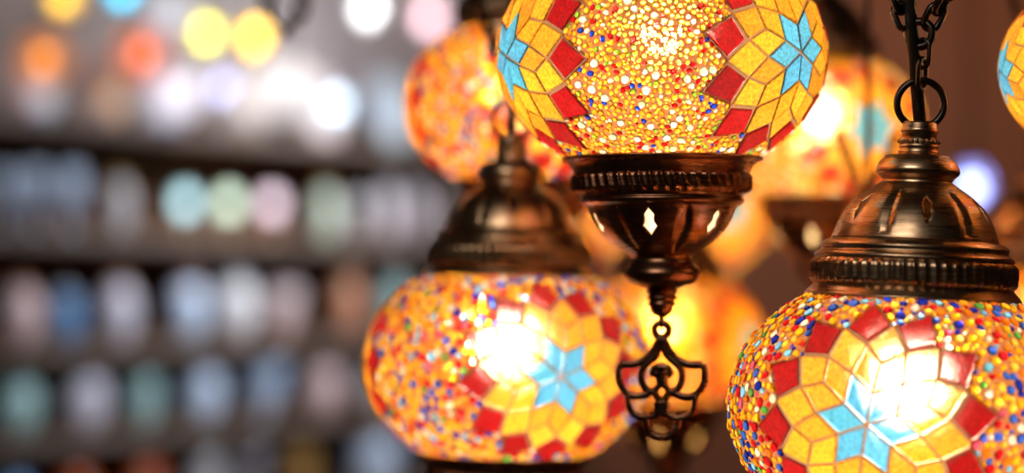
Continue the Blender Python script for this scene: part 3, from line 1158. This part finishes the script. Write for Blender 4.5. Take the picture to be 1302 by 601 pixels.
HG = [
    (55, 75, .02, 66, (.9, .45, .2), (1.0, .66, .36), 17, 'orange glass globe lamp, the one nearest the frame edge above the top shelf', .35, 17),
    (180, 68, .02, 66, (.95, .42, .16), (1.0, .52, .68), 17, 'orange glass globe lamp with a pinkish light, beside the pair of yellow lamps', .35, 17),
    (262, 42, .04, 34, (1, .95, .25), (1.0, .92, .30), 16, 'pale yellow globe lamp, first of the yellow pair from the frame edge', .5, 18),
    (323, 47, -.08, 34, (1, .75, .0), (1.0, .72, .0), 22, 'bright yellow globe lamp under the dangling chain loop', .5, 19),
    (282, 110, .0, 30, (.75, .75, 1), (.8, .8, 1.0), 9, 'small violet-white globe lamp under the yellow pair', .5, 17),
    (427, 132, -.02, 34, (.8, .9, 1), (.82, .92, 1.0), 14, 'bluish white globe lamp hanging just above the board of the top shelf', .5, 18),
    (468, 8, -.02, 34, (1, 1, 1), (1.0, 1.0, 1.0), 18, 'pure white globe lamp above the bluish white one', .5, 18),
    (545, 20, -.02, 36, (1, .8, .85), (1.0, .82, .86), 12, 'pinkish white globe lamp touching the outline of the orange mosaic lamp', .5, 20),
    (358, 108, -.02, 80, (1, .97, .97), (1.0, .97, .97), 9, 'large milky white globe lamp between the yellow and the bluish white lamps', .15, 26),
    (228, 118, -.03, 60, (.95, .92, .97), (.95, .92, 1.0), 9, 'milky white globe lamp beside the second orange lamp', .15, 24),
    (216, 14, -.10, 70, (.95, .95, 1), (.95, .95, 1.0), 6, 'milky white globe lamp at the frame top above the yellow pair', .15, 24),
    (80, -6, .04, 40, (1, .75, .15), (1.0, .72, .25), 15, 'golden globe lamp cut by the frame top above the first orange lamp', .4, 18),
    (155, -14, .02, 36, (.2, .75, .95), (.25, .8, 1.0), 15, 'turquoise globe lamp cut by the frame top', .4, 18),
]
for (px, py, back, dia, sc, bc, st, lb, see, bp) in HG:
    bulb_lamp(px, py, back, dia, sc, bc, st, lb, see, bp)

# plates and bowls standing on the top shelf
def plate(px, w, c, c2, label):
    p = on_shelf(px, .09)
    r = w / 2 / F * p.y
    root = empty('display_plate', (p.x, p.y, SH_Z[0] + .001))
    root.rotation_euler = (0, 0, math.atan2(-sn.x, sn.y) + PI)
    tiltm = Matrix.Translation((0, 0, r * math.cos(.2))) @ Matrix.Rotation(PI / 2 - .2, 4, 'X')
    mb = MB(); mb.lathe(fine([(.001, 0), (r * .55, 0), (r * .62, r * .06), (r * .97, r * .16), (r, r * .18), (r * .98, r * .2), (r * .6, r * .11), (.001, r * .06)], 3), 40)
    mb.v = [tuple(tiltm @ Vector(v)) for v in mb.v]
    o = mb.build('dish', pot_mat(c), root)
    mb = MB(); mb.lathe([(r * .70, r * .137), (r * .72, r * .143), (r * .86, r * .172), (r * .88, r * .175)], 40)
    mb.v = [tuple(tiltm @ (Vector(v) + Vector((0, 0, .0008)))) for v in mb.v]
    mb.build('painted_ring', pot_mat(c2), o)
    tag(root, label, 'plate', 'plates standing on the top shelf')


for px, w, c, c2, lb in ((40, 78, PALEB, BLUE, 'bluish plate standing under the first orange lamp'), (125, 78, GREY, TERRA, 'grey plate standing between the two orange lamps'),
                         (205, 84, LILAC, BLUE, 'lilac plate standing past the second orange lamp'), (298, 78, WHITE, GOLD, 'white plate with ochre ring standing under the yellow lamps'),
                         (402, 86, WHITE, PINK, 'white plate with pink ring standing by the bluish white lamp'), (490, 90, PALEB, TEAL, 'pale blue plate with teal ring standing by the orange mosaic lamp'),
                         (580, 80, PALEB, GREY, 'pale blue plate with grey ring half behind the orange mosaic lamp')):
    plate(px, w, c, c2, lb)

# ------------------------------------------------------------------ far lights on the other side
def far_globe(px, py, D, dia, shade, bc, st, label, see=.4, bp=16):
    c = P(px, py, D)
    r = dia / 2 / F * D
    root = empty('hanging_globe', c)
    mb = MB(); mb.lathe([(max(.0005, r * math.cos(t)), r * math.sin(t)) for t in np.linspace(-PI / 2, 1.2, 20)], 32)
    mb.build('glass_shade', shade_mat('shade_glass', shade, see), root)
    rb = bp / 2 / F * D
    mb = MB(); mb.lathe([(max(.0003, rb * math.cos(t)), -r * .2 + rb * math.sin(t)) for t in np.linspace(-PI / 2, PI / 2, 10)], 16)
    mb.build('bulb', light_mat('globe_bulb', bc, st), root)
    mb = MB(); mb.lathe([(r * .40, r * .9), (r * .42, r * .94), (r * .3, r * 1.12), (r * .14, r * 1.2), (.001, r * 1.22)], 24)
    mb.build('cap', M_DARK, root)
    mb = MB(); mb.tube([(0, 0, r * 1.2), (0, 0, CEIL - c.z)], .003, 6)
    mb.build('wire_cord', M_CORD, root)
    tag(root, label, 'hanging lamp')


far_globe(1236, 234, 3.0, 44, (.45, .45, 1.0), (.75, .88, 1.0), 22, 'blue-white blurred globe lamp glowing beside the large dome cap', .5, 22)

# ------------------------------------------------------------------ room shell
M_FLOOR = plain_mat('stone_floor', (.16, .13, .11), .5, .25, 4)
M_CEIL = plain_mat('ceiling_paint', (.16, .11, .085), .8, .1, 3)
M_WALLB = plain_mat('brown_plaster', (.30, .11, .055), .8, .15, 3)
M_WALLL = plain_mat('pale_plaster', (.32, .30, .32), .8, .1, 3)
M_WALLD = plain_mat('dark_plaster', (.13, .09, .07), .8, .15, 3)


def wall(name, a, b, z0, z1, th, mat):
    """upright slab from a to b (inner face), thickness away from the room's middle"""
    a, b = Vector((*a, 0)), Vector((*b, 0))
    d = (b - a).normalized()
    n = Vector((d.y, -d.x, 0))
    mid = Vector((0, 1.5, 0))
    if n.dot(mid - a) > 0: n = -n
    mb = MB()
    vs = [a, b, b + n * th, a + n * th]
    vs = [Vector((v.x, v.y, z)) for z in (z0, z1) for v in vs]
    mb.add(vs, [(0, 1, 5, 4), (1, 2, 6, 5), (2, 3, 7, 6), (3, 0, 4, 7), (3, 2, 1, 0), (4, 5, 6, 7)])
    o = mb.build(name, mat, None, False)
    tag(o, kind='structure')
    return o


YB, YF, XR = 4.7, -1.6, 2.4
wl0 = Vector((S0.x, S0.y, 0)) - sn * (DEPTH + .02)
def wl_at(yv):
    t = (yv - wl0.y) / sd.y
    return (wl0 + sd * t).x
xa, xb = wl_at(YF), wl_at(YB)
wall('wall_left', (xa, YF), (xb, YB), 0, CEIL, .1, M_WALLL)
wall('wall_back', (xb, YB), (XR, YB), 0, CEIL, .1, M_WALLB)
wall('wall_right', (XR, YF), (XR, YB), 0, CEIL, .1, M_WALLD)
wall('wall_front', (xa, YF), (XR, YF), 0, CEIL, .1, M_WALLD)
for nm, z0, z1, mt in (('floor', -.05, 0, M_FLOOR), ('ceiling', CEIL, CEIL + .05, M_CEIL)):
    mb = MB(); mb.box((xa - .2, YF - .1, z0), (XR + .1, YB + .1, z1))
    tag(mb.build(nm, mt, None, False), kind='structure')


# ------------------------------------------------------------------ light
def area(name, loc, target, size, power, colour, sy=None):
    ld = bpy.data.lights.new(name, 'AREA')
    ld.shape = 'RECTANGLE'
    ld.size, ld.size_y = size, sy or size
    ld.energy = power
    ld.color = colour
    o = bpy.data.objects.new(name, ld)
    o.location = loc
    o.rotation_euler = (Vector(target) - Vector(loc)).to_track_quat('-Z', 'Y').to_euler()
    col.objects.link(o)
    return o


smid = on_shelf(420)
def spot(name, loc, target, power, colour, angle, rad=.04):
    ld = bpy.data.lights.new(name, 'SPOT')
    ld.energy, ld.color, ld.spot_size, ld.spot_blend, ld.shadow_soft_size = power, colour, angle, .6, rad
    o = bpy.data.objects.new(name, ld)
    o.location = loc
    o.rotation_euler = (Vector(target) - Vector(loc)).to_track_quat('-Z', 'Y').to_euler()
    col.objects.link(o)
area('added_shelf_fill', (smid.x + sn.x * .7, smid.y + sn.y * .7, 2.3), (smid.x, smid.y, 1.55), 1.0, 6.5, (1.0, .96, .95), .3)  # unseen soft light added to lift the whole shelf wall
spot('added_top_row_spot', (smid.x + sn.x * .9, smid.y + sn.y * .9, 2.35), (smid.x, smid.y, 1.74), 48, (1.0, .96, .95), .72, .12)  # unseen spot added to whiten the top row
for px, dz, pw in ((40, -.12, 44), (330, -.12, 85)):
    q = on_shelf(px)
    spot('added_row_spot', (q.x + sn.x * 1.5 - .2, q.y + sn.y * 1.5, 2.5), (q.x, q.y, 1.35 + dz), pw, (.84, .91, 1.0), .7)  # unseen spots added to brighten the lower rows and their glaze highlights
area('ceiling_light', (-.4, .1, 2.55), (.1, 1.2, 1.4), .8, 9, (1.0, .93, .85), .5)
area('back_light', (1.3, 3.4, 2.5), (1.1, YB, 1.7), .6, 7.5, (1.0, .66, .42), .3)

w = bpy.data.worlds.new('world')
scene.world = w
w.use_nodes = True
bg = w.node_tree.nodes.get('Background') or w.node_tree.nodes.new('ShaderNodeBackground')
bg.inputs['Color'].default_value = (.6, .48, .4, 1)
bg.inputs['Strength'].default_value = .02

# ------------------------------------------------------------------ camera
cd = bpy.data.cameras.new('camera')
cd.lens, cd.sensor_width, cd.sensor_fit = LENS, SENSOR, 'HORIZONTAL'
cd.clip_start, cd.clip_end = .05, 50
cd.dof.use_dof = True
cd.dof.focus_distance = 1.19
cd.dof.aperture_fstop = 2.35
cd.dof.aperture_ratio = 1.14
cam = bpy.data.objects.new('camera', cd)
cam.location = (0, 0, CAM_Z)
cam.rotation_euler = (PI / 2 + PITCH, 0, 0)
col.objects.link(cam)
scene.camera = cam

vs_ = scene.view_settings
vs_.view_transform = 'Standard'
vs_.look = 'None'
vs_.gamma = 1
vs_.use_curve_mapping = False
vs_.exposure = 0
c = scene.cycles
c.use_adaptive_sampling = False
c.use_denoising = True
c.max_bounces = 8
c.diffuse_bounces = 3
c.glossy_bounces = 4
c.transmission_bounces = 6
c.transparent_max_bounces = 10
c.sample_clamp_indirect = 8
c.caustics_refractive = True
c.caustics_reflective = False
c.blur_glossy = .5
